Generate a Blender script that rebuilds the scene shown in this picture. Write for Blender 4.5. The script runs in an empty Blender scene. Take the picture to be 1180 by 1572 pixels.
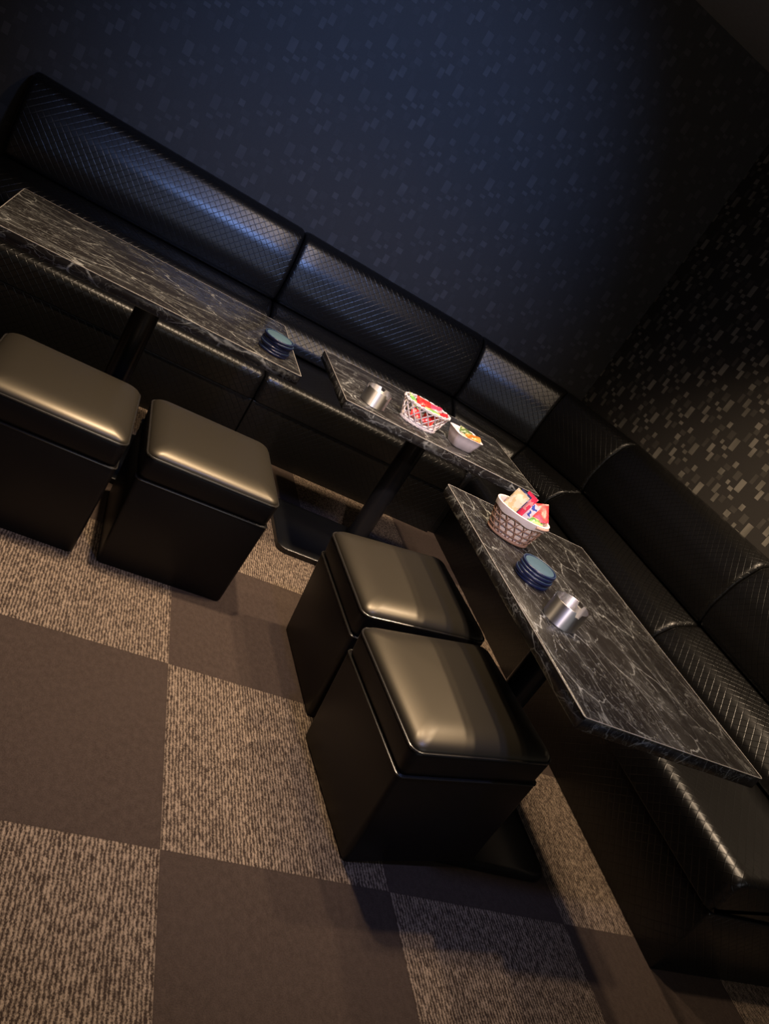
import bpy, bmesh, math, random
from mathutils import Matrix, Vector
random.seed(7)
SC = bpy.context.scene
COL = SC.collection
PI = math.pi

# ------------------------------------------------------------------ camera
cam_d = bpy.data.cameras.new('camera')
cam = bpy.data.objects.new('camera', cam_d); COL.objects.link(cam)
Rr = ((0.829, -0.208, 0.519), (0.364, -0.503, -0.784), (0.424, 0.839, -0.342))
_x = Vector((Rr[0])).normalized(); _z = -Vector(Rr[2]).normalized()
_y = _z.cross(_x).normalized(); _x = _y.cross(_z)
CAM = Vector((-0.469, -1.431, 1.157))
cam.matrix_world = Matrix(((_x.x, _y.x, _z.x, CAM.x), (_x.y, _y.y, _z.y, CAM.y), (_x.z, _y.z, _z.z, CAM.z), (0, 0, 0, 1)))
cam_d.sensor_fit = 'VERTICAL'; cam_d.sensor_height = 36.0
cam_d.lens = 36.0 * 1170.6 / 1572.0
cam_d.clip_start = 0.02
SC.camera = cam

# ------------------------------------------------------------------ light
SC.view_settings.view_transform = 'Standard'; SC.view_settings.look = 'None'
SC.view_settings.exposure = 0.0; SC.view_settings.gamma = 1.0
SC.view_settings.use_curve_mapping = False
w = bpy.data.worlds.new('world'); SC.world = w; w.use_nodes = True
w.node_tree.nodes['Background'].inputs[0].default_value = (0.5, 0.6, 1.0, 1)
w.node_tree.nodes['Background'].inputs[1].default_value = 0.004

def spot(name, loc, target, power, color, angle, blend=0.6, radius=0.04):
    d = bpy.data.lights.new(name, 'SPOT'); d.energy = power; d.color = color
    d.spot_size = math.radians(angle); d.spot_blend = blend; d.shadow_soft_size = radius
    o = bpy.data.objects.new(name, d); COL.objects.link(o); o.location = loc
    o.rotation_euler = (Vector(target) - Vector(loc)).to_track_quat('-Z', 'Y').to_euler()
    return o
def area(name, loc, target, power, color, sx, sy):
    d = bpy.data.lights.new(name, 'AREA'); d.energy = power; d.color = color
    d.shape = 'RECTANGLE'; d.size = sx; d.size_y = sy
    o = bpy.data.objects.new(name, d); COL.objects.link(o); o.location = loc
    o.rotation_euler = (Vector(target) - Vector(loc)).to_track_quat('-Z', 'Y').to_euler()
    return o
WARM = (1.0, 0.75, 0.51)
spot('downlight', (0.97, -0.25, 2.38), (0.97, -0.25, 0), 46, WARM, 96, 0.9, 0.04)
spot('downlight', (1.14, 0.40, 2.38), (1.20, 0.50, 0), 115, WARM, 92, 1.0, 0.04)
spot('downlight', (0.42, 0.36, 2.38), (0.46, 0.55, 0), 66, WARM, 120, 1.0, 0.04)
spot('downlight', (-0.15, 0.50, 2.38), (-0.18, 0.42, 0), 185, WARM, 76, 1.0, 0.04)
spot('downlight', (-0.30, -1.00, 2.38), (-0.10, -0.90, 0), 12, WARM, 110, 1.0, 0.04)  # added warm fill that lifts the floor shadow before the nearest ottoman
# added narrow fill spots that brighten what stands on the middle and right tables
spot('table_fill', (-0.05, -0.75, 2.36), (0.58, 0.80, 0.62), 200, (1.0, 0.83, 0.82), 21, 0.9, 0.05)
spot('table_fill', (-0.25, -2.10, 2.36), (0.69, 0.10, 0.64), 230, (1.0, 0.83, 0.82), 15, 0.9, 0.05)
# blue effect lamp under the ceiling, thrown at the back wall, with its spill
spot('blue_lamp', (0.25, -0.90, 2.30), (0.28, 2.05, 1.24), 200, (0.26, 0.43, 1.0), 52, 1.0, 0.08)
spot('blue_lamp_spill', (0.25, -0.90, 2.30), (0.25, 0.2, 0.4), 34, (0.24, 0.37, 1.0), 68, 0.6, 0.08)
# added fill in place of glow from the unseen lounge behind the camera
area('lounge_fill', (0.9, -3.2, 1.3), (1.3, 1.2, 2.6), 8, (0.95, 0.95, 1.0), 2.4, 0.8)

# ------------------------------------------------------------------ materials
MATS = {}
class N:
    """small node-graph helper"""
    def __init__(s, name):
        s.m = bpy.data.materials.new(name); s.m.use_nodes = True
        s.t = s.m.node_tree; s.b = s.t.nodes['Principled BSDF']; MATS[name] = s.m
    def new(s, typ, **kw):
        n = s.t.nodes.new(typ)
        for k, v in kw.items(): setattr(n, k, v)
        return n
    def link(s, a, b): s.t.links.new(a, b)
    def put(s, sock, v):
        if hasattr(v, 'links') or hasattr(v, 'is_output'): s.link(v, sock)
        else: sock.default_value = v
    def math(s, op, a, b=0.0, c=0.0, clamp=False):
        n = s.new('ShaderNodeMath', operation=op, use_clamp=clamp)
        s.put(n.inputs[0], a); s.put(n.inputs[1], b); s.put(n.inputs[2], c)
        return n.outputs[0]
    def mix(s, f, a, b):
        n = s.new('ShaderNodeMix', data_type='RGBA')
        s.put(n.inputs[0], f); s.put(n.inputs[6], a); s.put(n.inputs[7], b)
        return n.outputs[2]
    def ramp(s, f, lo, hi):
        n = s.new('ShaderNodeMapRange', interpolation_type='SMOOTHSTEP')
        s.put(n.inputs[0], f); n.inputs[1].default_value = lo; n.inputs[2].default_value = hi
        return n.outputs[0]
    def noise(s, vec, scale, detail=3, rough=0.55, dist=0.0):
        n = s.new('ShaderNodeTexNoise'); s.link(vec, n.inputs['Vector'])
        n.inputs['Scale'].default_value = scale; n.inputs['Detail'].default_value = detail
        n.inputs['Roughness'].default_value = rough; n.inputs['Distortion'].default_value = dist
        return n.outputs[0]
    def mapping(s, vec, scale=(1, 1, 1), rot=(0, 0, 0), loc=(0, 0, 0)):
        n = s.new('ShaderNodeMapping'); s.link(vec, n.inputs[0])
        n.inputs['Scale'].default_value = scale; n.inputs['Rotation'].default_value = rot; n.inputs['Location'].default_value = loc
        return n.outputs[0]
    def bump(s, h, strength, dist=0.01):
        n = s.new('ShaderNodeBump'); s.link(h, n.inputs['Height'])
        n.inputs['Strength'].default_value = strength; n.inputs['Distance'].default_value = dist
        s.link(n.outputs[0], s.b.inputs['Normal'])
    def obj(s): return s.new('ShaderNodeTexCoord').outputs['Object']
    def world(s): return s.new('ShaderNodeNewGeometry').outputs['Position']
    def xyz(s, v):
        n = s.new('ShaderNodeSeparateXYZ'); s.link(v, n.inputs[0]); return n.outputs
    def comb(s, x, y, z=0.0):
        n = s.new('ShaderNodeCombineXYZ'); s.put(n.inputs[0], x); s.put(n.inputs[1], y); s.put(n.inputs[2], z); return n.outputs[0]
    def white(s, v):
        n = s.new('ShaderNodeTexWhiteNoise', noise_dimensions='3D'); s.link(v, n.inputs['Vector']); return n.outputs[0]
    def set(s, base=None, rough=None, metal=None, spec=None, sub=None):
        if base is not None: s.put(s.b.inputs['Base Color'], base)
        if rough is not None: s.put(s.b.inputs['Roughness'], rough)
        if metal is not None: s.b.inputs['Metallic'].default_value = metal
        if spec is not None: s.b.inputs['Specular IOR Level'].default_value = spec
        return s
def rgb(r, g, b): return (r, g, b, 1)

def simple(name, col, rough, metal=0.0, spec=0.5):
    n = N(name); o = n.obj()
    f = n.noise(o, 60, 3)
    lo = tuple(c * 0.85 for c in col[:3]) + (1,); hi = tuple(min(1, c * 1.12) for c in col[:3]) + (1,)
    n.set(n.mix(f, lo, hi), rough, metal, spec); return n.m

# carpet: half-metre tiles, plain and streaked in turn
n = N('carpet'); p = n.world(); x, y, z = n.xyz(p)
ix = n.math('FLOOR', n.math('DIVIDE', x, 0.5)); iy = n.math('FLOOR', n.math('DIVIDE', y, 0.5))
par = n.math('MODULO', n.math('ADD', n.math('ADD', ix, iy), 100.0), 2.0)
par = n.math('GREATER_THAN', par, 0.5)
colm = n.math('FLOOR', n.math('DIVIDE', x, 0.0036))
st1 = n.noise(n.comb(n.math('MULTIPLY', colm, 7.31), n.math('MULTIPLY', y, 60.0)), 1.0, 2, 0.6)
st2 = n.noise(n.mapping(p, (430, 300, 1)), 1.0, 3, 0.7)
wv = n.math('COSINE', n.math('MULTIPLY', x, 2 * PI / 0.0072))
st = n.math('ADD', n.math('ADD', n.math('MULTIPLY', st1, 0.50), n.math('MULTIPLY', st2, 0.50)), n.math('MULTIPLY', wv, 0.055))
stf = n.ramp(st, 0.41, 0.65)
big = n.noise(p, 3.0, 2)
streak = n.mix(stf, rgb(0.045, 0.031, 0.024), rgb(0.385, 0.296, 0.218))
fz = n.math('ADD', n.math('MULTIPLY', n.noise(n.mapping(p, (420, 420, 1)), 1.0, 3, 0.7), 0.6), n.math('MULTIPLY', n.noise(n.mapping(p, (90, 60, 1)), 1.0, 3, 0.7), 0.4))
plain = n.mix(n.ramp(fz, 0.3, 0.7), rgb(0.046, 0.033, 0.0265), rgb(0.088, 0.064, 0.052))
plain = n.mix(n.math('MULTIPLY', n.ramp(big, 0.35, 0.7), 0.25), plain, rgb(0.076, 0.056, 0.046))
gx = n.math('ABSOLUTE', n.math('SUBTRACT', n.math('FRACT', n.math('DIVIDE', x, 0.5)), 0.5))
gy = n.math('ABSOLUTE', n.math('SUBTRACT', n.math('FRACT', n.math('DIVIDE', y, 0.5)), 0.5))
seam = n.ramp(n.math('MAXIMUM', gx, gy), 0.494, 0.5)
col = n.mix(par, plain, streak)
col = n.mix(n.math('MULTIPLY', seam, 0.4), col, rgb(0.04, 0.028, 0.022))
n.set(col, 0.95, 0, 0.1)
h = n.math('ADD', n.math('MULTIPLY', n.math('MULTIPLY', st, par), 0.6), fz)
n.bump(h, 0.5, 0.004)

def wallpaper(name, axis, c1, c2):
    n = N(name); p = n.world(); x, y, z = n.xyz(p)
    u = x if axis == 'x' else y
    PU, PZ = 0.332, 0.1105          # motif repeat: rows slipped by half a repeat
    def rect(u0, u1, z0, z1):
        dz = n.math('DIVIDE', n.math('SUBTRACT', z, z0), PZ); row = n.math('FLOOR', dz)
        fz = n.math('MULTIPLY', n.math('SUBTRACT', dz, row), PZ)
        du = n.math('ADD', n.math('DIVIDE', n.math('SUBTRACT', u, u0), PU), n.math('MULTIPLY', row, 0.5))
        fu = n.math('MULTIPLY', n.math('SUBTRACT', du, n.math('FLOOR', du)), PU)
        return n.math('MULTIPLY', n.math('LESS_THAN', fu, u1 - u0), n.math('LESS_THAN', fz, z1 - z0))
    def union(rs):
        f = rect(*rs[0])
        for r in rs[1:]: f = n.math('MAXIMUM', f, rect(*r))
        return f
    hi = union([(0.905, 0.930, 0.856, 0.895), (0.880, 0.902, 0.826, 0.864), (0.811, 0.842, 0.914, 0.965), (0.881, 0.899, 0.914, 0.931),
                (0.846, 0.872, 0.900, 0.916), (0.814, 0.840, 0.876, 0.890), (0.738, 0.762, 0.869, 0.893), (0.773, 0.803, 0.816, 0.840),
                (0.715, 0.733, 0.806, 0.819), (0.645, 0.677, 0.807, 0.851)])
    mid = union([(0.690, 0.722, 0.835, 0.870), (0.842, 0.868, 0.845, 0.872), (0.760, 0.795, 0.845, 0.865), (0.930, 0.955, 0.905, 0.930), (0.62, 0.64, 0.86, 0.90)])
    cloud = n.ramp(n.noise(p, 9, 2), 0.35, 0.65)
    f = n.math('MAXIMUM', hi, n.math('MULTIPLY', mid, 0.22))
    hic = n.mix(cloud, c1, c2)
    g = n.noise(p, 500, 2)
    base = n.mix(g, rgb(0.052, 0.047, 0.042), rgb(0.078, 0.071, 0.065))
    n.set(n.mix(f, base, hic), 0.7, 0, 0.25)
    n.bump(n.math('ADD', n.math('MULTIPLY', hi, 0.3), g), 0.15, 0.002)
    return n.m
wallpaper('wallpaper_back', 'x', rgb(0.082, 0.075, 0.070), rgb(0.100, 0.092, 0.086)); wallpaper('wallpaper_side', 'y', rgb(0.20, 0.185, 0.155), rgb(0.34, 0.315, 0.27))  # one wallpaper; the dim back wall's low contrast is put into its block colours
simple('ceiling_paint', rgb(0.30, 0.29, 0.27), 0.9, 0, 0.2)
simple('dark_wall', rgb(0.06, 0.055, 0.05), 0.8, 0, 0.2)

def quilted(name):
    n = N(name)
    uv = n.new('ShaderNodeUVMap').outputs[0]; u, v, _ = n.xyz(uv)
    S = 0.0215
    def fam(sign):
        t = n.math('DIVIDE', n.math('ADD', u, n.math('MULTIPLY', v, sign * 1.0)), S * 1.414)
        return n.math('ABSOLUTE', n.math('SUBTRACT', n.math('FRACT', t), 0.5))
    a = fam(1.0); b = fam(-1.0)
    m = n.math('MAXIMUM', a, b)                       # 0.5 on a stitch line
    groove = n.ramp(m, 0.425, 0.49)
    puff = n.math('MULTIPLY', n.math('ADD', n.math('POWER', n.math('MULTIPLY', a, 2.0), 2.0), n.math('POWER', n.math('MULTIPLY', b, 2.0), 2.0)), -0.12)
    grain = n.noise(uv, 900, 2)
    h = n.math('ADD', n.math('MULTIPLY', groove, -1.0), n.math('ADD', puff, n.math('MULTIPLY', grain, 0.12)))
    n.set(n.mix(groove, rgb(0.0065, 0.0060, 0.0056), rgb(0.0025, 0.0025, 0.0025)), 0.33, 0, 0.65)
    n.bump(h, 0.40, 0.0010)
    return n.m
quilted('quilted_leather')
def leather(name, c, rough, spec=0.5, bs=0.08, tint=None):
    n = N(name); o = n.obj()
    g = n.noise(o, 450, 3, 0.6); c2 = tuple(k * 1.25 for k in c[:3]) + (1,)
    if tint: n.b.inputs['Specular Tint'].default_value = tint
    n.set(n.mix(g, c, c2), rough, 0, spec); n.bump(g, bs, 0.002); return n.m
leather('black_leather', rgb(0.010, 0.0095, 0.009), 0.45)
leather('stool_top_leather', rgb(0.022, 0.019, 0.014), 0.42, 1.0, 0.04, rgb(1.0, 0.86, 0.62))  # warm tint paints the lamps' golden sheen into the ottoman tops
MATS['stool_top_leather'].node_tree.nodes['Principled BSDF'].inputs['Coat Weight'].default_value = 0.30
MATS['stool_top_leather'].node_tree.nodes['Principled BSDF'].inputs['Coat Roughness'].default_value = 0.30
leather('stool_side_leather', rgb(0.007, 0.0055, 0.005), 0.42, 0.35)  # same leather, darkened: the shade on the upright sides is in the colour
simple('black_metal', rgb(0.008, 0.008, 0.0085), 0.30, 0.0, 0.5)
simple('piping_black', rgb(0.03, 0.027, 0.023), 0.25, 0, 0.7)

def marble(name, rotz, off):
    n = N(name); o = n.obj()
    v = n.mapping(o, (1, 1, 1), (0, 0, rotz), off)
    vs = n.mapping(v, (5.5, 15.0, 9.0))
    def warped(amount, sc, det):
        w_ = n.new('ShaderNodeTexNoise'); n.link(vs, w_.inputs['Vector']); w_.inputs['Scale'].default_value = sc; w_.inputs['Detail'].default_value = det
        m_ = n.new('ShaderNodeVectorMath', operation='MULTIPLY_ADD'); n.link(w_.outputs[1], m_.inputs[0]); m_.inputs[1].default_value = (amount,) * 3; n.link(vs, m_.inputs[2])
        return m_.outputs[0]
    wa = warped(0.75, 1.1, 5); wb = warped(0.9, 2.3, 5)
    def cells(vec, sc, width):
        vo = n.new('ShaderNodeTexVoronoi', feature='DISTANCE_TO_EDGE'); n.link(vec, vo.inputs['Vector']); vo.inputs['Scale'].default_value = sc
        return n.math('SUBTRACT', 1.0, n.ramp(vo.outputs['Distance'], 0.0, width))
    m1 = n.ramp(n.noise(v, 9, 4, 0.65), 0.36, 0.66)
    m2 = n.ramp(n.noise(v, 17, 4, 0.65), 0.40, 0.64)
    m3 = n.ramp(n.noise(v, 6, 3, 0.6), 0.35, 0.65)
    a = n.math('MULTIPLY', cells(wa, 0.8, 0.020), n.math('ADD', n.math('MULTIPLY', m1, 0.85), 0.12))
    b = n.math('MULTIPLY', cells(wb, 1.7, 0.026), n.math('MULTIPLY', m2, 0.75))
    c = n.math('MULTIPLY', cells(wb, 3.4, 0.045), n.math('MULTIPLY', m3, 0.35))
    f = n.math('MAXIMUM', n.math('MAXIMUM', a, b), c)
    halo = n.math('MULTIPLY', cells(wa, 0.8, 0.20), n.math('MULTIPLY', m2, 0.10))
    f = n.math('MAXIMUM', f, halo)
    grain = n.noise(o, 260, 2)
    base = n.mix(grain, rgb(0.013, 0.0115, 0.0105), rgb(0.024, 0.021, 0.019))
    n.set(n.mix(f, base, rgb(0.36, 0.365, 0.335)), 0.24, 0, 0.42)
    return n.m
marble('marble_left', 0.10, (0.3, 0.1, 0.0)); marble('marble_mid', 0.12, (2.3, 1.1, 0.4)); marble('marble_right', 1.45, (4.1, 3.2, 0.9))
simple('table_edge_glint', rgb(0.35, 0.32, 0.28), 0.35)  # pale tone puts the bevel's reflection into the colour

# brushed steel
n = N('brushed_steel'); o = n.obj(); x, y, z = n.xyz(o)
ang = n.math('ARCTAN2', y, x)
br = n.noise(n.comb(n.math('MULTIPLY', ang, 2.0), 0.0, n.math('MULTIPLY', z, 900.0)), 3.0, 2)
n.set(n.mix(br, rgb(0.70, 0.68, 0.66), rgb(0.88, 0.86, 0.84)), n.math('ADD', n.math('MULTIPLY', br, 0.08), 0.46), 1.0)
tg = n.new('ShaderNodeTangent', direction_type='RADIAL', axis='Z'); n.link(tg.outputs[0], n.b.inputs['Tangent']); n.b.inputs['Anisotropic'].default_value = 0.95; n.b.inputs['Anisotropic Rotation'].default_value = 0.25
simple('coaster_navy', rgb(0.009, 0.014, 0.055), 0.30, 0, 0.6)
simple('coaster_rim', rgb(0.05, 0.09, 0.14), 0.35, 0, 0.5)
simple('coaster_top', rgb(0.06, 0.115, 0.15), 0.7, 0, 0.3)
simple('white_cane', rgb(0.82, 0.72, 0.71), 0.5)
simple('white_plastic', rgb(0.84, 0.74, 0.73), 0.35)
simple('wicker', rgb(0.33, 0.19, 0.125), 0.55)
simple('cane_handle', rgb(0.70, 0.42, 0.32), 0.5)
simple('liner_cloth', rgb(0.84, 0.72, 0.66), 0.8)
def wrapper(name, c1, c2, scale=30, cut=0.5):
    n = N(name); o = n.obj()
    f = n.ramp(n.noise(o, scale, 2), cut - 0.02, cut + 0.02)
    n.set(n.mix(f, c1, c2), 0.28, 0, 0.6); return n.m
wrapper('wrap_red', rgb(0.62, 0.012, 0.018), rgb(0.72, 0.05, 0.035), 60)
wrapper('wrap_red_white', rgb(0.62, 0.02, 0.03), rgb(0.82, 0.60, 0.55), 42, 0.60)
wrapper('wrap_pink', rgb(0.72, 0.04, 0.10), rgb(0.80, 0.30, 0.30), 60, 0.58)
wrapper('wrap_green', rgb(0.16, 0.40, 0.10), rgb(0.50, 0.62, 0.25), 55)
wrapper('wrap_orange', rgb(0.62, 0.13, 0.02), rgb(0.75, 0.32, 0.07), 60)
wrapper('wrap_cream', rgb(0.72, 0.58, 0.34), rgb(0.80, 0.72, 0.55), 60)
wrapper('wrap_white_blue', rgb(0.74, 0.70, 0.76), rgb(0.05, 0.10, 0.45), 55, 0.62)
wrapper('wrap_white', rgb(0.76, 0.72, 0.68), rgb(0.60, 0.62, 0.62), 60)
wrapper('wrap_navy', rgb(0.05, 0.06, 0.14), rgb(0.35, 0.38, 0.5), 50, 0.58)
wrapper('wrap_moss', rgb(0.11, 0.17, 0.05), rgb(0.45, 0.45, 0.25), 60, 0.55)

# ------------------------------------------------------------------ helpers
def obj(name, bm, mats, parent=None, smooth=True, loc=None, auto=None):
    me = bpy.data.meshes.new(name)
    bmesh.ops.recalc_face_normals(bm, faces=bm.faces)
    bm.to_mesh(me); bm.free()
    for m in ([mats] if isinstance(mats, str) else mats): me.materials.append(MATS[m])
    if smooth:
        for p_ in me.polygons: p_.use_smooth = True
        me.set_sharp_from_angle(angle=math.radians(auto or 40))
    o = bpy.data.objects.new(name, me); COL.objects.link(o)
    if parent: o.parent = parent
    if loc: o.location = loc
    return o
def tag(o, label, cat, group=None):
    o['label'] = label; o['category'] = cat
    if group: o['group'] = group
    return o
def thing(name, label, cat, loc, rz=0.0, group=None, ry=0.0):
    o = bpy.data.objects.new(name, None); o.empty_display_size = 0.05; COL.objects.link(o)
    o.location = loc; o.rotation_euler = (0, ry, rz)
    return tag(o, label, cat, group)
def struct(name, bm, mats, smooth=False):
    o = obj(name, bm, mats, None, smooth); o['kind'] = 'structure'; return o
def copy_tree(o, parent=None):
    c = o.copy(); COL.objects.link(c)
    if parent: c.parent = parent
    for ch in list(o.children): copy_tree(ch, c)
    return c
def box(bm, x0, x1, y0, y1, z0, z1):
    vs = [bm.verts.new((x, y, z)) for z in (z0, z1) for y in (y0, y1) for x in (x0, x1)]
    for f in ((0, 2, 3, 1), (4, 5, 7, 6), (0, 1, 5, 4), (2, 6, 7, 3), (0, 4, 6, 2), (1, 3, 7, 5)):
        bm.faces.new([vs[i] for i in f])
def rrect(hx, hy, r, seg=6):
    r = min(r, hx * 0.999, hy * 0.999); pts = []
    for cx, cy, a0 in ((hx - r, hy - r, 0), (-hx + r, hy - r, PI / 2), (-hx + r, -hy + r, PI), (hx - r, -hy + r, 1.5 * PI)):
        for k in range(seg + 1):
            a = a0 + PI / 2 * k / seg; pts.append((cx + r * math.cos(a), cy + r * math.sin(a)))
    return pts
def loft(bm, rings, cap0=True, cap1=True, mi=0):
    """rings: list of lists of 3-D points, equal counts, closed loops"""
    vr = [[bm.verts.new(p_) for p_ in r] for r in rings]
    k = len(vr[0])
    for a, b in zip(vr, vr[1:]):
        for i in range(k):
            f = bm.faces.new((a[i], a[(i + 1) % k], b[(i + 1) % k], b[i])); f.material_index = mi
    if cap0: bm.faces.new(list(reversed(vr[0]))).material_index = mi
    if cap1: bm.faces.new(vr[-1]).material_index = mi
    return vr
def rrings(bm, specs, seg=6, **kw):
    """specs: (hx, hy, r, z)"""
    return loft(bm, [[(x, y, z) for x, y in rrect(hx, hy, r, seg)] for hx, hy, r, z in specs], **kw)
def circ(r, z, k=48, rx=None):
    return [(r * math.cos(2 * PI * i / k), (rx if rx is not None else r) * math.sin(2 * PI * i / k), z) for i in range(k)]
def tube(bm, pts, r, k=8, closed=False, flat=1.0):
    """tube along points; flat < 1 squashes along the second frame axis"""
    pts = [Vector(p_) for p_ in pts]; nP = len(pts); rings = []
    prev = None
    for i, p_ in enumerate(pts):
        if closed: t = (pts[(i + 1) % nP] - pts[i - 1]).normalized()
        else: t = (pts[min(i + 1, nP - 1)] - pts[max(i - 1, 0)]).normalized()
        ref = prev if prev is not None else (Vector((0, 0, 1)) if abs(t.z) < 0.9 else Vector((1, 0, 0)))
        a = (ref - t * ref.dot(t)).normalized(); b = t.cross(a); prev = a
        rr = r[i] if isinstance(r, (list, tuple)) else r
        rings.append([p_ + a * rr * math.cos(2 * PI * j / k) + b * rr * flat * math.sin(2 * PI * j / k) for j in range(k)])
    if closed:
        rings.append(rings[0]); vr = [[bm.verts.new(q) for q in rg] for rg in rings[:-1]]; vr.append(vr[0])
        for a, b in zip(vr, vr[1:]):
            for j in range(k): bm.faces.new((a[j], a[(j + 1) % k], b[(j + 1) % k], b[j]))
    else: loft(bm, rings)

# ------------------------------------------------------------------ room
WX, WY, CZ = 1.905, 2.055, 2.42
bm = bmesh.new(); box(bm, -3.2, WX + 0.1, -4.0, WY + 0.1, -0.08, 0.0); struct('floor', bm, 'carpet')
bm = bmesh.new(); box(bm, -3.2, WX + 0.1, -4.0, WY + 0.1, CZ, CZ + 0.08); struct('ceiling', bm, 'ceiling_paint')
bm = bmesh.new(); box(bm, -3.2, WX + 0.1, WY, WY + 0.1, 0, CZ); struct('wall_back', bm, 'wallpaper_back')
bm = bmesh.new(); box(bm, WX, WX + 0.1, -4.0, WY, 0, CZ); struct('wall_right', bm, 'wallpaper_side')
bm = bmesh.new(); box(bm, -3.3, -3.2, -4.0, WY + 0.1, 0, CZ); struct('wall_left', bm, 'dark_wall')
bm = bmesh.new(); box(bm, -3.3, WX + 0.1, -4.1, -4.0, 0, CZ); struct('wall_front', bm, 'dark_wall')

# ------------------------------------------------------------------ booth
def roundpoly(pts, seg=6):
    """closed polygon of (d, z, radius) -> smooth list of points"""
    out = []; k = len(pts)
    for i in range(k):
        p0 = Vector(pts[i - 1][:2]); p1 = Vector(pts[i][:2]); p2 = Vector(pts[(i + 1) % k][:2]); r = pts[i][2]
        if r <= 0: out.append(p1); continue
        a = (p0 - p1).normalized(); b = (p2 - p1).normalized()
        half = a.angle(b) / 2; L = min(r / math.tan(half), (p0 - p1).length * 0.49, (p2 - p1).length * 0.49)
        s = p1 + a * L; e = p1 + b * L
        for j in range(seg + 1):
            t = j / seg
            out.append(s * (1 - t) ** 2 + p1 * 2 * t * (1 - t) + e * t * t)
    return out
def densify(pts, step=0.03):
    out = []; k = len(pts)
    for i in range(k):
        a, b = pts[i], pts[(i + 1) % k]; m = max(1, int((b - a).length / step))
        for j in range(m): out.append(a.lerp(b, j / m))
    return out
def sweep(bm, prof, A, B, dA, dB, length, dref=0.0, r=0.02, voff=0.0):
    """profile (d, z) swept from A to B; at each end the profile shrinks over r so seams look stitched"""
    uvl = bm.loops.layers.uv.verify()
    prof = densify(prof); k = len(prof)
    nor = []
    for i in range(k):
        t = prof[(i + 1) % k] - prof[i - 1]; nor.append(Vector((t.y, -t.x)).normalized())
    area2 = sum(prof[i].x * prof[(i + 1) % k].y - prof[(i + 1) % k].x * prof[i].y for i in range(k))
    if area2 < 0: nor = [-q for q in nor]
    arc = [0.0]
    for i in range(k): arc.append(arc[-1] + (prof[(i + 1) % k] - prof[i]).length)
    ts = [0, 0.0008, 0.003, 0.007, 0.013, r]; ts = sorted(set([t for t in ts if t <= r]))
    inner = [r + (length - 2 * r) * q / 12 for q in range(1, 12)]
    stations = ts + inner + [length - t for t in reversed(ts)]
    rows = []
    for s in stations:
        e = min(s, length - s); ins = 0.0
        if e < r: ins = r * 0.75 * (1 - math.sqrt(max(0, 1 - ((r - e) / r) ** 2)))
        f = s / length
        base = A.lerp(B, f); dd = dA.lerp(dB, f)
        ring = []
        for q, nn in zip(prof, nor):
            qq = q - nn * ins
            ring.append(bm.verts.new((base.x + dd.x * (qq.x - dref), base.y + dd.y * (qq.x - dref), qq.y)))
        rows.append(ring)
    for a in range(len(rows) - 1):
        for i in range(k):
            f = bm.faces.new((rows[a][i], rows[a][(i + 1) % k], rows[a + 1][(i + 1) % k], rows[a + 1][i]))
            for lp, (uu, vv) in zip(f.loops, ((stations[a], arc[i]), (stations[a], arc[i + 1]), (stations[a + 1], arc[i + 1]), (stations[a + 1], arc[i]))):
                lp[uvl].uv = (uu, vv + voff)
    for ring in (rows[0], rows[-1]):
        f = bm.faces.new(ring)
        for lp in f.loops: lp[uvl].uv = (lp.vert.co.x + lp.vert.co.y, lp.vert.co.z)

DW = 0.676          # depth of the booth, front edge to wall
P_BASE = roundpoly([(0.012, 0.0, 0), (DW - 0.03, 0.0, 0), (DW - 0.03, 0.2185, 0), (0.012, 0.2185, 0.004)], 3)
P_SEAT = roundpoly([(0.004, 0.2195, 0.004), (0.60, 0.222, 0), (0.60, 0.335, 0.01), (0.30, 0.352, 0.2), (0.0, 0.340, 0.045)], 8)
P_ROLL = roundpoly([(0.405, 0.352, 0.015), (DW - 0.012, 0.352, 0), (DW - 0.012, 0.487, 0), (0.540, 0.490, 0.05), (0.452, 0.452, 0.08), (0.410, 0.392, 0.05)], 10)
P_BACK = roundpoly([(0.532, 0.490, 0.03), (DW - 0.004, 0.490, 0), (DW - 0.004, 0.806, 0.012), (0.625, 0.808, 0.03), (0.580, 0.785, 0.08), (0.538, 0.69, 0.2), (0.520, 0.575, 0.2)], 8)
BACKARM_Y, RIGHTARM_X = 1.375, 1.226
def bench(name, label, A, B, dd):
    t = thing(name, label, 'booth bench', (A[0], A[1], 0), 0, 'quilted booth benches along the walls')
    L = (Vector(B) - Vector(A)).length; a = Vector((0, 0)); b = Vector(B) - Vector(A); d = Vector(dd)
    for nm, pr_, mat in (('base', P_BASE, 'quilted_leather'), ('seat_cushion', P_SEAT, 'quilted_leather'), ('lumbar_roll', P_ROLL, 'quilted_leather'), ('backrest', P_BACK, 'quilted_leather')):
        bm = bmesh.new(); sweep(bm, pr_, a, b, d, d, L, 0.0, 0.004 if nm == 'base' else 0.022)
        obj(nm, bm, mat, t, auto=60)
    return t
SX = [-0.935, 0.205, 1.195]
bench('booth_bench', 'black quilted bench behind the left marble table, farthest left of the booth', (SX[0], BACKARM_Y), (SX[1] - 0.002, BACKARM_Y), (0, 1))
bench('booth_bench', 'black quilted bench along the back wall behind the table with the white basket', (SX[1] + 0.002, BACKARM_Y), (SX[2] - 0.002, BACKARM_Y), (0, 1))
SY = [1.405, 0.425, -0.578]
bench('booth_bench', 'black quilted bench on the right wall behind the basket end of the right table', (RIGHTARM_X, SY[0] - 0.002), (RIGHTARM_X, SY[1] + 0.002), (1, 0))
bench('booth_bench', 'black quilted bench with open end, nearest the camera on the right wall', (RIGHTARM_X, SY[1] - 0.002), (RIGHTARM_X, SY[2]), (1, 0))
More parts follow.
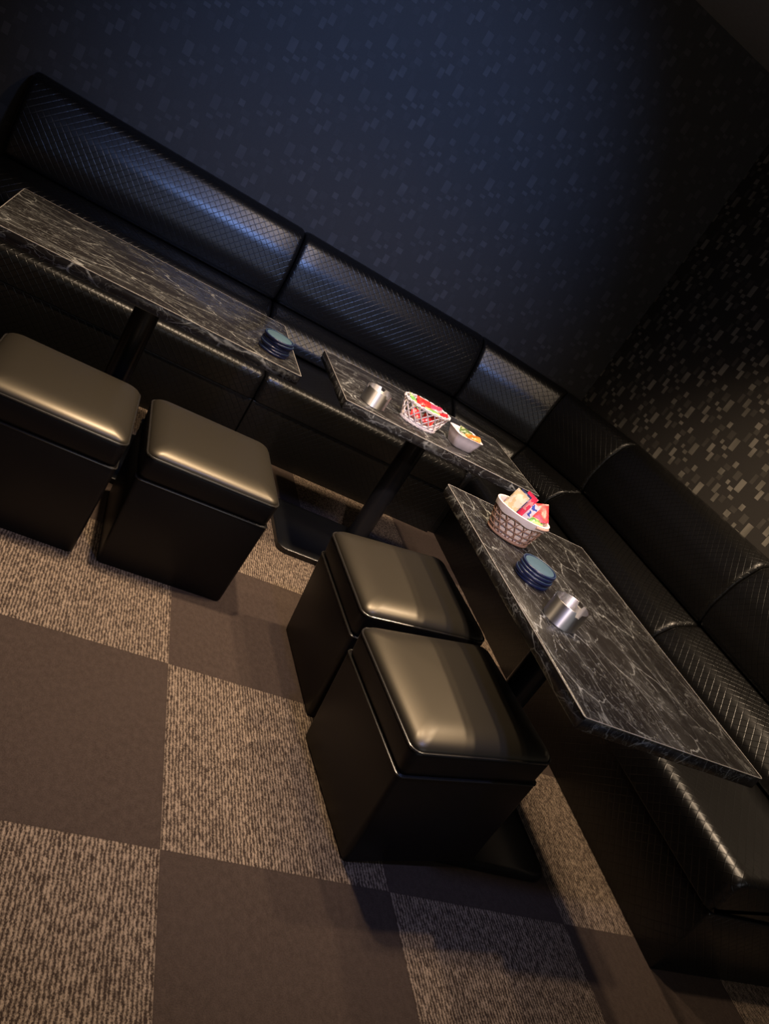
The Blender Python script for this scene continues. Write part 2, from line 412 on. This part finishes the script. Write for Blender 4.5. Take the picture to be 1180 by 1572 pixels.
# corner unit: square seat, back and roll folded in two panels
ct = thing('booth_bench', 'black quilted corner bench whose backrest folds round the room corner', 'booth bench', (SX[2], SY[0], 0), 0, 'quilted booth benches along the walls')
o0 = Vector((SX[2], SY[0]))
bm = bmesh.new(); rrings(bm, [(0.34, 0.312, 0.01, 0.0), (0.34, 0.312, 0.01, 0.2185)]); bmesh.ops.translate(bm, verts=bm.verts, vec=(0.345, 0.315, 0)); obj('base', bm, 'quilted_leather', ct)
def uvplanar(bm):
    uvl = bm.loops.layers.uv.verify()
    for f in bm.faces:
        for lp in f.loops: lp[uvl].uv = (lp.vert.co.x, lp.vert.co.y + lp.vert.co.z)
bm = bmesh.new(); rrings(bm, [(0.335, 0.307, 0.01, 0.222), (0.342, 0.314, 0.02, 0.24), (0.342, 0.314, 0.02, 0.31), (0.335, 0.307, 0.02, 0.335), (0.31, 0.285, 0.02, 0.345), (0.15, 0.13, 0.02, 0.350)])
bmesh.ops.translate(bm, verts=bm.verts, vec=(0.345, 0.315, 0)); uvplanar(bm); obj('seat_cushion', bm, 'quilted_leather', ct)
F0 = Vector((SX[2] + 0.002, BACKARM_Y + 0.53)) - o0; FM = Vector((1.585, 1.745)) - o0; F1 = Vector((RIGHTARM_X + 0.53, SY[0] + 0.002)) - o0
d0 = Vector((0, 1)); dM = Vector((0.70, 0.78)); d1 = Vector((1, 0))
for nm, pr_ in (('lumbar_roll', P_ROLL), ('backrest', P_BACK)):
    for A, B, dA, dB in ((F0, FM, d0, dM), (FM, F1, dM, d1)):
        bm = bmesh.new(); sweep(bm, pr_, A, B, dA, dB, (B - A).length, 0.53, 0.014); obj(nm, bm, 'quilted_leather', ct, auto=60)

# ------------------------------------------------------------------ tables
TH = 0.587
def table(label, c, lx, ly, bx, by, mat):
    t = thing('pedestal_table', label, 'table', (c[0], c[1], 0), 0, 'dark marble tables in front of the booth')
    hx, hy = lx / 2, ly / 2
    bm = bmesh.new()
    rrings(bm, [(hx - 0.0015, hy - 0.0015, 0.004, TH - 0.032), (hx, hy, 0.005, TH - 0.030), (hx, hy, 0.005, TH - 0.0018), (hx - 0.0018, hy - 0.0018, 0.005, TH)], seg=3)
    top = obj('tabletop', bm, mat, t, auto=50)
    bm = bmesh.new()
    pts = [(x, y, TH - 0.0012) for x, y in rrect(hx - 0.0002, hy - 0.0002, 0.005, 3)]
    tube(bm, pts, 0.0013, 6, True); obj('edge_glint', bm, 'table_edge_glint', top)  # thin pale tube standing in for light caught on the top bevel
    bm = bmesh.new(); loft(bm, [circ(0.12, TH - 0.042, 32), circ(0.12, TH - 0.032, 32)]); obj('mounting_plate', bm, 'black_metal', t)
    bm = bmesh.new(); loft(bm, [circ(0.038, 0.022, 32), circ(0.038, TH - 0.040, 32)]); obj('pole', bm, 'black_metal', t)
    bm = bmesh.new(); rrings(bm, [(bx - 0.002, by - 0.002, 0.034, 0.0), (bx, by, 0.036, 0.003), (bx, by, 0.036, 0.019), (bx - 0.005, by - 0.005, 0.034, 0.023)], seg=8)
    obj('base_plate', bm, 'black_metal', t)
    return t
table('long dark marble table with only a stack of blue coasters, running off the left edge', (-0.31, 0.906), 0.866, 0.488, 0.305, 0.1765, 'marble_left')
table('dark marble table in the middle, carrying the white basket and white bowl', (0.6595, 0.886), 0.769, 0.458, 0.305, 0.1765, 'marble_mid')
table('dark marble table on the right, nearest the camera, carrying the wicker basket', (0.8025, -0.098), 0.515, 0.888, 0.1765, 0.305, 'marble_right')

# ------------------------------------------------------------------ ottomans
def make_stool():
    t = thing('cube_ottoman', '', 'ottoman', (0, 0, 0), 0, 'black leather cube ottomans')
    h = 0.181
    bm = bmesh.new()
    rrings(bm, [(h - 0.010, h - 0.010, 0.012, 0.0), (h - 0.008, h - 0.008, 0.012, 0.006), (h - 0.001, h - 0.001, 0.012, 0.2665), (h - 0.002, h - 0.002, 0.012, 0.2705), (h - 0.005, h - 0.005, 0.012, 0.2722)], seg=4)
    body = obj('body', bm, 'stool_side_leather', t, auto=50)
    bm = bmesh.new(); tube(bm, [(x, y, 0.2700) for x, y in rrect(h - 0.0012, h - 0.0012, 0.013, 4)], 0.0022, 8, True)
    obj('seam_welt', bm, 'piping_black', body)
    bm = bmesh.new()
    rrings(bm, [(h - 0.008, h - 0.008, 0.016, 0.2724), (h - 0.0045, h - 0.0045, 0.018, 0.275), (h - 0.003, h - 0.003, 0.020, 0.283), (h, h, 0.024, 0.330), (h - 0.002, h - 0.002, 0.024, 0.336), (h - 0.006, h - 0.006, 0.024, 0.338)], seg=6)
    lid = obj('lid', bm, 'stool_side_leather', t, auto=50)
    # cushion pad on the lid
    bm = bmesh.new(); specs = []; hh = h - 0.003
    for s in (0, 0.004, 0.012, 0.025, 0.045, 0.07, 0.10, 0.135, 0.175, 0.22, 0.27, 0.33, 0.40, 0.50, 0.65, 0.80, 0.95):
        q = min(1.0, s * hh / 0.062)
        zz = 0.3385 + 0.024 * math.sqrt(max(0.0, 1 - (1 - q) ** 2)) + 0.004 * (1 - (1 - s) ** 2)
        specs.append((hh * (1 - s), hh * (1 - s), max(0.003, 0.026 * (1 - s * 0.6)), zz))
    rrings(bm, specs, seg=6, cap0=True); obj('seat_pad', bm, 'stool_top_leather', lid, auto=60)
    bm = bmesh.new(); tube(bm, [(x, y, 0.3375) for x, y in rrect(h - 0.0012, h - 0.0012, 0.025, 6)], 0.0028, 8, True)
    obj('piping', bm, 'piping_black', lid)
    return t
proto = make_stool()
def tilt_place(o, x, y, rz, tilt):
    # tips about the bottom edge on the -X side, as it leans on the table foot
    hw = 0.181 - 0.0037
    px = x - math.cos(rz) * hw; py = y - math.sin(rz) * hw
    ct_, st_ = math.cos(tilt), math.sin(tilt)
    lx, lz = hw * ct_, hw * st_
    o.location = (px + math.cos(rz) * lx, py + math.sin(rz) * lx, lz)
    o.rotation_euler = (0, -tilt, rz)
    o.rotation_mode = 'XYZ'
STOOLS = [(-0.437, 0.483, -0.0288, 0.0, 'black leather cube ottoman cut off by the left edge of the photo'),
          (-0.036, 0.481, 0.0108, 0.0, 'black leather cube ottoman standing alone before the gap between left and middle tables'),
          (0.528, 0.140, 0.066, 0.090, 'black leather cube ottoman beside the wicker basket, touching the table foot'),
          (0.543, -0.2585, 0.1217, 0.0995, 'tilted black leather cube ottoman nearest the camera, leaning on the table foot')]
for i, (x, y, rz, tl, lab) in enumerate(STOOLS):
    o = proto if i == 0 else copy_tree(proto)
    tilt_place(o, x, y, rz, tl); o['label'] = lab

# ------------------------------------------------------------------ things on the tables
# coasters
def make_coaster():
    t = thing('coaster', '', 'coaster', (0, 0, 0))
    bm = bmesh.new()
    loft(bm, [circ(0.044, 0.0), circ(0.0465, 0.0012), circ(0.047, 0.003), circ(0.047, 0.0062), circ(0.0460, 0.0074), circ(0.0440, 0.0078), circ(0.0430, 0.0076), circ(0.040, 0.0074), circ(0.040, 0.0055)])
    obj('body', bm, 'coaster_navy', t)
    bm = bmesh.new(); tube(bm, circ(0.0450, 0.0076), 0.0011, 6, True); obj('rim', bm, 'coaster_rim', t)
    bm = bmesh.new(); loft(bm, [circ(0.0400, 0.0056), circ(0.0400, 0.0074), circ(0.0392, 0.0080)]); obj('inlay', bm, 'coaster_top', t)
    return t
cp = make_coaster(); first = True
rnd = random.Random(3)
for base, cnt, grp, where in (((0.040, 0.768), 6, 'blue coasters on the left table', 'on the left table'), ((0.655, -0.050), 5, 'blue coasters on the right table', 'beside the ashtray on the right table')):
    for k in range(cnt):
        o = cp if first else copy_tree(cp); first = False
        o.location = (base[0] + rnd.uniform(-.003, .003), base[1] + rnd.uniform(-.003, .003), TH + 0.0002 + k * 0.0080)
        o.rotation_euler = (0, 0, rnd.uniform(0, 6))
        o['group'] = grp
        names = {0: 'lowest', cnt - 1: 'topmost'}
        if k == cnt - 1: o['label'] = 'topmost round blue coaster of the stack ' + where
        elif k == 0: o['label'] = 'lowest round blue coaster of the stack ' + where
        else: o['label'] = 'blue coaster, %s from bottom, in the stack %s' % (('second', 'third', 'fourth', 'fifth')[k - 1], where)

# steel ashtrays with notched rims
def make_ashtray():
    t = thing('ashtray', '', 'ashtray', (0, 0, 0))
    R, H, W_, k = 0.043, 0.052, 0.0012, 96
    def top(i):
        a = 360.0 * i / k
        for c in (30, 150, 270):
            if abs((a - c + 180) % 360 - 180) < 8: return H - 0.010
        return H
    bm = bmesh.new()
    def ring(r, zf): return [bm.verts.new((r * math.cos(2 * PI * i / k), r * math.sin(2 * PI * i / k), zf(i))) for i in range(k)]
    rs = [ring(R - 0.002, lambda i: 0.0), ring(R, lambda i: 0.002), ring(R, top), ring(R - W_, top), ring(R - W_, lambda i: 0.004)]
    for a, b in zip(rs, rs[1:]):
        for i in range(k): bm.faces.new((a[i], a[(i + 1) % k], b[(i + 1) % k], b[i]))
    bm.faces.new(list(reversed(rs[0]))); bm.faces.new(rs[-1])
    obj('bowl', bm, 'brushed_steel', t, auto=30)
    return t
ap = make_ashtray(); tag(ap, 'round brushed steel ashtray with notched rim on the right table', 'ashtray', 'steel ashtrays')
ap.location = (0.662, -0.208, TH + 0.0002); ap.rotation_euler = (0, 0, 2.0)
a2 = copy_tree(ap); a2['label'] = 'round brushed steel ashtray with notched rim on the middle table'
a2.location = (0.385, 0.745, TH + 0.0002); a2.rotation_euler = (0, 0, 2.6)

# open lattice basket
def lattice_surface(a0, b0, a1, b1, H, th, v):
    """point on a flared oval wall; v 0..1 up"""
    f = v ** 0.8
    return Vector(((a0 + (a1 - a0) * f) * math.cos(th), (b0 + (b1 - b0) * f) * math.sin(th), 0.004 + (H - 0.004) * v))
bk = thing('woven_basket', 'white openwork basket filled with red and green wrapped sweets on the middle table', 'basket', (0.566, 0.775, TH + 0.0002), 0.0)
A0, B0, A1, B1, HB = 0.062, 0.044, 0.086, 0.060, 0.068
bm = bmesh.new()
for s in (-1, 1):
    for k in range(17):
        th0 = 2 * PI * k / 17
        tube(bm, [lattice_surface(A0, B0, A1, B1, HB, th0 + s * 0.75 * v, v) * (1 if s > 0 else 1) + Vector((0, 0, 0)) for v in [q / 8 for q in range(9)]], 0.0021, 6)
obj('lattice', bm, 'white_cane', bk)
bm = bmesh.new()
for q in (0, PI):
    tube(bm, [lattice_surface(A0, B0, A1, B1, HB, 2 * PI * i / 72, 1.0) + Vector((0.0018 * math.cos(8 * PI * i / 12 + q), 0, 0.0025 * math.sin(2 * PI * i / 6 + q))) for i in range(72)], 0.0026, 6, True)
obj('rim', bm, 'white_cane', bk)
bm = bmesh.new()
for q, zz in ((0, 0.004), (PI, 0.004), (0, 0.011)):
    tube(bm, [lattice_surface(A0, B0, A1, B1, HB, 2 * PI * i / 72, 0.03) + Vector((0, 0, zz - 0.004 + 0.002 * math.sin(2 * PI * i / 5 + q))) for i in range(72)], 0.0050 if zz < 0.01 else 0.0038, 6, True)
obj('foot_ring', bm, 'white_cane', bk)
bm = bmesh.new(); loft(bm, [circ(A0, 0.003, 40, B0), circ(A0, 0.006, 40, B0)]); obj('bottom', bm, 'white_cane', bk)

# packets: pillow-shaped, with crimped ends
def packet(L, W, T, crimp=0.006, k=10, seed=0):
    rn = random.Random(seed); bm = bmesh.new(); nx, ny = 16, 8
    top, bot = [], []
    for i in range(nx + 1):
        u = i / nx; rt, rb = [], []
        for j in range(ny + 1):
            v = j / ny
            e = min(u, 1 - u) * L
            puff = max(0.0, min(1.0, (e - crimp) / (0.3 * L)))
            puff = math.sin(puff * PI / 2) * (math.sin(v * PI) ** 0.6)
            wob = rn.uniform(-1, 1) * 0.0008 * puff
            crm = 0.0006 * ((j % 2) * 2 - 1) if e < crimp else 0
            x = (u - 0.5) * L; y = (v - 0.5) * W * (1 - 0.06 * puff)
            rt.append(bm.verts.new((x, y, T / 2 * puff + 0.0004 + wob + crm))); rb.append(bm.verts.new((x, y, -T / 2 * puff - 0.0004 + wob + crm)))
        top.append(rt); bot.append(rb)
    for i in range(nx):
        for j in range(ny):
            bm.faces.new((top[i][j], top[i + 1][j], top[i + 1][j + 1], top[i][j + 1])); bm.faces.new((bot[i][j], bot[i][j + 1], bot[i + 1][j + 1], bot[i + 1][j]))
    for i in range(nx):
        for j in (0, ny): bm.faces.new((top[i][j], bot[i][j], bot[i + 1][j], top[i + 1][j]))
    for j in range(ny):
        for i in (0, nx): bm.faces.new((top[i][j], top[i][j + 1], bot[i][j + 1], bot[i][j]))
    return bm
def put_packet(name, label, cat, mat, dims, loc, rot, group, seed):
    o = obj(name, packet(*dims, seed=seed), mat, None, auto=70)
    o.location = loc; o.rotation_euler = rot
    return tag(o, label, cat, group)
BX, BY, BZ = bk.location
G1 = 'wrapped sweets in the white basket'
for k, (mat, lab, d, l, r) in enumerate((
    ('wrap_green', 'pale green wrapped sweet at the left end of the white basket', (0.055, 0.036, 0.012), (-0.048, 0.010, 0.062), (0.35, 0.45, 0.2)),
    ('wrap_red', 'plain red wrapped sweet in the middle of the white basket', (0.060, 0.040, 0.013), (-0.008, 0.018, 0.066), (0.5, 0.05, 0.1)),
    ('wrap_pink', 'pinkish red wrapped sweet on the back rim of the white basket', (0.060, 0.036, 0.012), (0.035, 0.026, 0.064), (0.5, -0.1, -0.1)),
    ('wrap_green', 'green wrapped sweet lying across the front of the white basket', (0.060, 0.026, 0.010), (0.022, -0.010, 0.060), (0.3, 0.0, 0.05)),
    ('wrap_red_white', 'red and white wrapped sweet at the right end of the white basket', (0.050, 0.034, 0.012), (0.056, 0.000, 0.058), (0.4, -0.4, -0.3)),
    ('wrap_red_white', 'red and white wrapped sweet low inside the white basket, seen through its left side', (0.042, 0.032, 0.012), (-0.026, -0.006, 0.032), (0.9, 0.1, 0.2)),
    ('wrap_red', 'red wrapped sweet low inside the white basket, seen through its right side', (0.042, 0.032, 0.012), (0.024, -0.006, 0.030), (0.9, 0.1, -0.2)))):
    put_packet('wrapped_sweet', lab, 'sweet', mat, d, (BX + l[0], BY + l[1], BZ + l[2]), r, G1, k)

# white square bowl
bw = thing('snack_bowl', 'small white square bowl of snacks at the right of the middle table', 'bowl', (0.735, 0.765, TH + 0.0002), 0.10)
bm = bmesh.new()
rrings(bm, [(0.036, 0.031, 0.016, 0.0), (0.040, 0.035, 0.018, 0.003), (0.049, 0.043, 0.018, 0.032), (0.053, 0.047, 0.018, 0.048), (0.0545, 0.0485, 0.018, 0.050), (0.053, 0.047, 0.017, 0.0505), (0.051, 0.045, 0.017, 0.048), (0.046, 0.040, 0.017, 0.030), (0.037, 0.032, 0.016, 0.006)], seg=6)
obj('shell', bm, 'white_plastic', bw)
G2 = 'snack packets in the white bowl'
X2, Y2, Z2 = bw.location
for k, (mat, lab, d, l, r) in enumerate((
    ('wrap_white', 'white snack packet at the back left of the white bowl', (0.050, 0.030, 0.010), (-0.020, 0.012, 0.038), (0.4, 0.3, 0.3)),
    ('wrap_moss', 'moss green snack packet across the middle of the white bowl', (0.055, 0.026, 0.010), (0.004, 0.016, 0.050), (0.5, 0.1, -0.1)),
    ('wrap_orange', 'orange snack packet poking out over the right rim of the white bowl', (0.058, 0.030, 0.012), (0.028, -0.004, 0.048), (0.3, -0.15, 0.0)),
    ('wrap_cream', 'cream snack packet at the front of the white bowl', (0.048, 0.026, 0.010), (-0.004, -0.010, 0.038), (0.2, 0.1, 0.2)))):
    put_packet('snack_packet', lab, 'snack packet', mat, d, (X2 + l[0], Y2 + l[1], Z2 + l[2]), r, G2, 20 + k)

# wicker basket with liner
wb = thing('wicker_basket', 'brown wicker basket with white liner, full of packets, on the right table', 'basket', (0.672, 0.158, TH + 0.0002), -0.18)
a0, b0, a1, b1, HW = 0.058, 0.046, 0.078, 0.060, 0.080
bm = bmesh.new()
kk = 56; rings = []
for v in (0.0, 0.3, 0.6, 0.85, 1.0):
    rings.append([tuple(lattice_surface(a0 - 0.004, b0 - 0.004, a1 - 0.004, b1 - 0.004, HW, 2 * PI * i / kk, v)) for i in range(kk)])
for v, off in ((1.03, 0.000), (1.02, 0.006), (0.90, 0.0065), (0.80, 0.006)):
    rings.append([tuple(lattice_surface(a0 - 0.003 + off, b0 - 0.003 + off, a1 - 0.003 + off, b1 - 0.003 + off, HW, 2 * PI * i / kk, max(0.01, v + (0.03 * math.sin(2 * PI * i / 9) if v < 0.85 else 0)))) for i in range(kk)])
loft(bm, rings, True, False); obj('liner', bm, 'liner_cloth', wb)
bm = bmesh.new()
for s in (-1, 1):
    for k in range(17):
        th0 = 2 * PI * k / 17
        tube(bm, [lattice_surface(a0, b0, a1, b1, HW, th0 + s * 0.55 * v, v * 0.9) for v in [q / 8 for q in range(9)]], 0.0016, 6, flat=0.5)
obj('weave', bm, 'wicker', wb)
bm = bmesh.new()
for zz in (0.22, 0.44, 0.66, 0.88):
    tube(bm, [lattice_surface(a0 + 0.0008, b0 + 0.0008, a1 + 0.0008, b1 + 0.0008, HW, 2 * PI * i / 64, zz * 0.9) for i in range(64)], 0.0014, 6, True)
obj('hoops', bm, 'wicker', wb)
bm = bmesh.new(); tube(bm, [lattice_surface(a0, b0, a1, b1, HW, 2 * PI * i / 64, 0.02) for i in range(64)], 0.004, 8, True); obj('foot_ring', bm, 'wicker', wb)
bm = bmesh.new(); tube(bm, [lattice_surface(a0 + 0.004, b0 + 0.004, a1 + 0.004, b1 + 0.004, HW, -1.25 + 0.06 * i, 0.95) for i in range(14)], 0.0035, 8); obj('handle', bm, 'cane_handle', wb)
G3 = 'packets in the wicker basket'
X3, Y3, Z3 = wb.location
for k, (mat, lab, d, l, r) in enumerate((
    ('wrap_cream', 'cream packet standing at the left end of the wicker basket', (0.080, 0.045, 0.010), (-0.036, 0.008, 0.084), (0.15, -1.3, 0.3)),
    ('wrap_navy', 'dark grey-blue packet standing behind the red one in the wicker basket', (0.080, 0.040, 0.008), (-0.024, 0.014, 0.086), (0.1, -1.3, 0.25)),
    ('wrap_pink', 'tall pinkish red packet standing in the left half of the wicker basket', (0.086, 0.042, 0.010), (-0.010, 0.006, 0.088), (0.1, -1.3, 0.2)),
    ('wrap_white_blue', 'white and blue packet standing in the middle of the wicker basket', (0.072, 0.040, 0.010), (0.006, 0.000, 0.078), (0.2, -1.25, 0.35)),
    ('wrap_red', 'large bright red packet leaning over the right end of the wicker basket', (0.070, 0.055, 0.010), (0.040, 0.012, 0.088), (0.75, -0.45, -0.3)),
    ('wrap_green', 'green and white packet lying at the front right of the wicker basket', (0.050, 0.030, 0.010), (0.036, -0.016, 0.074), (0.35, 0.0, -0.1)))):
    put_packet('snack_packet', lab, 'snack packet', mat, d, (X3 + l[0], Y3 + l[1], Z3 + l[2]), r, G3, 40 + k)
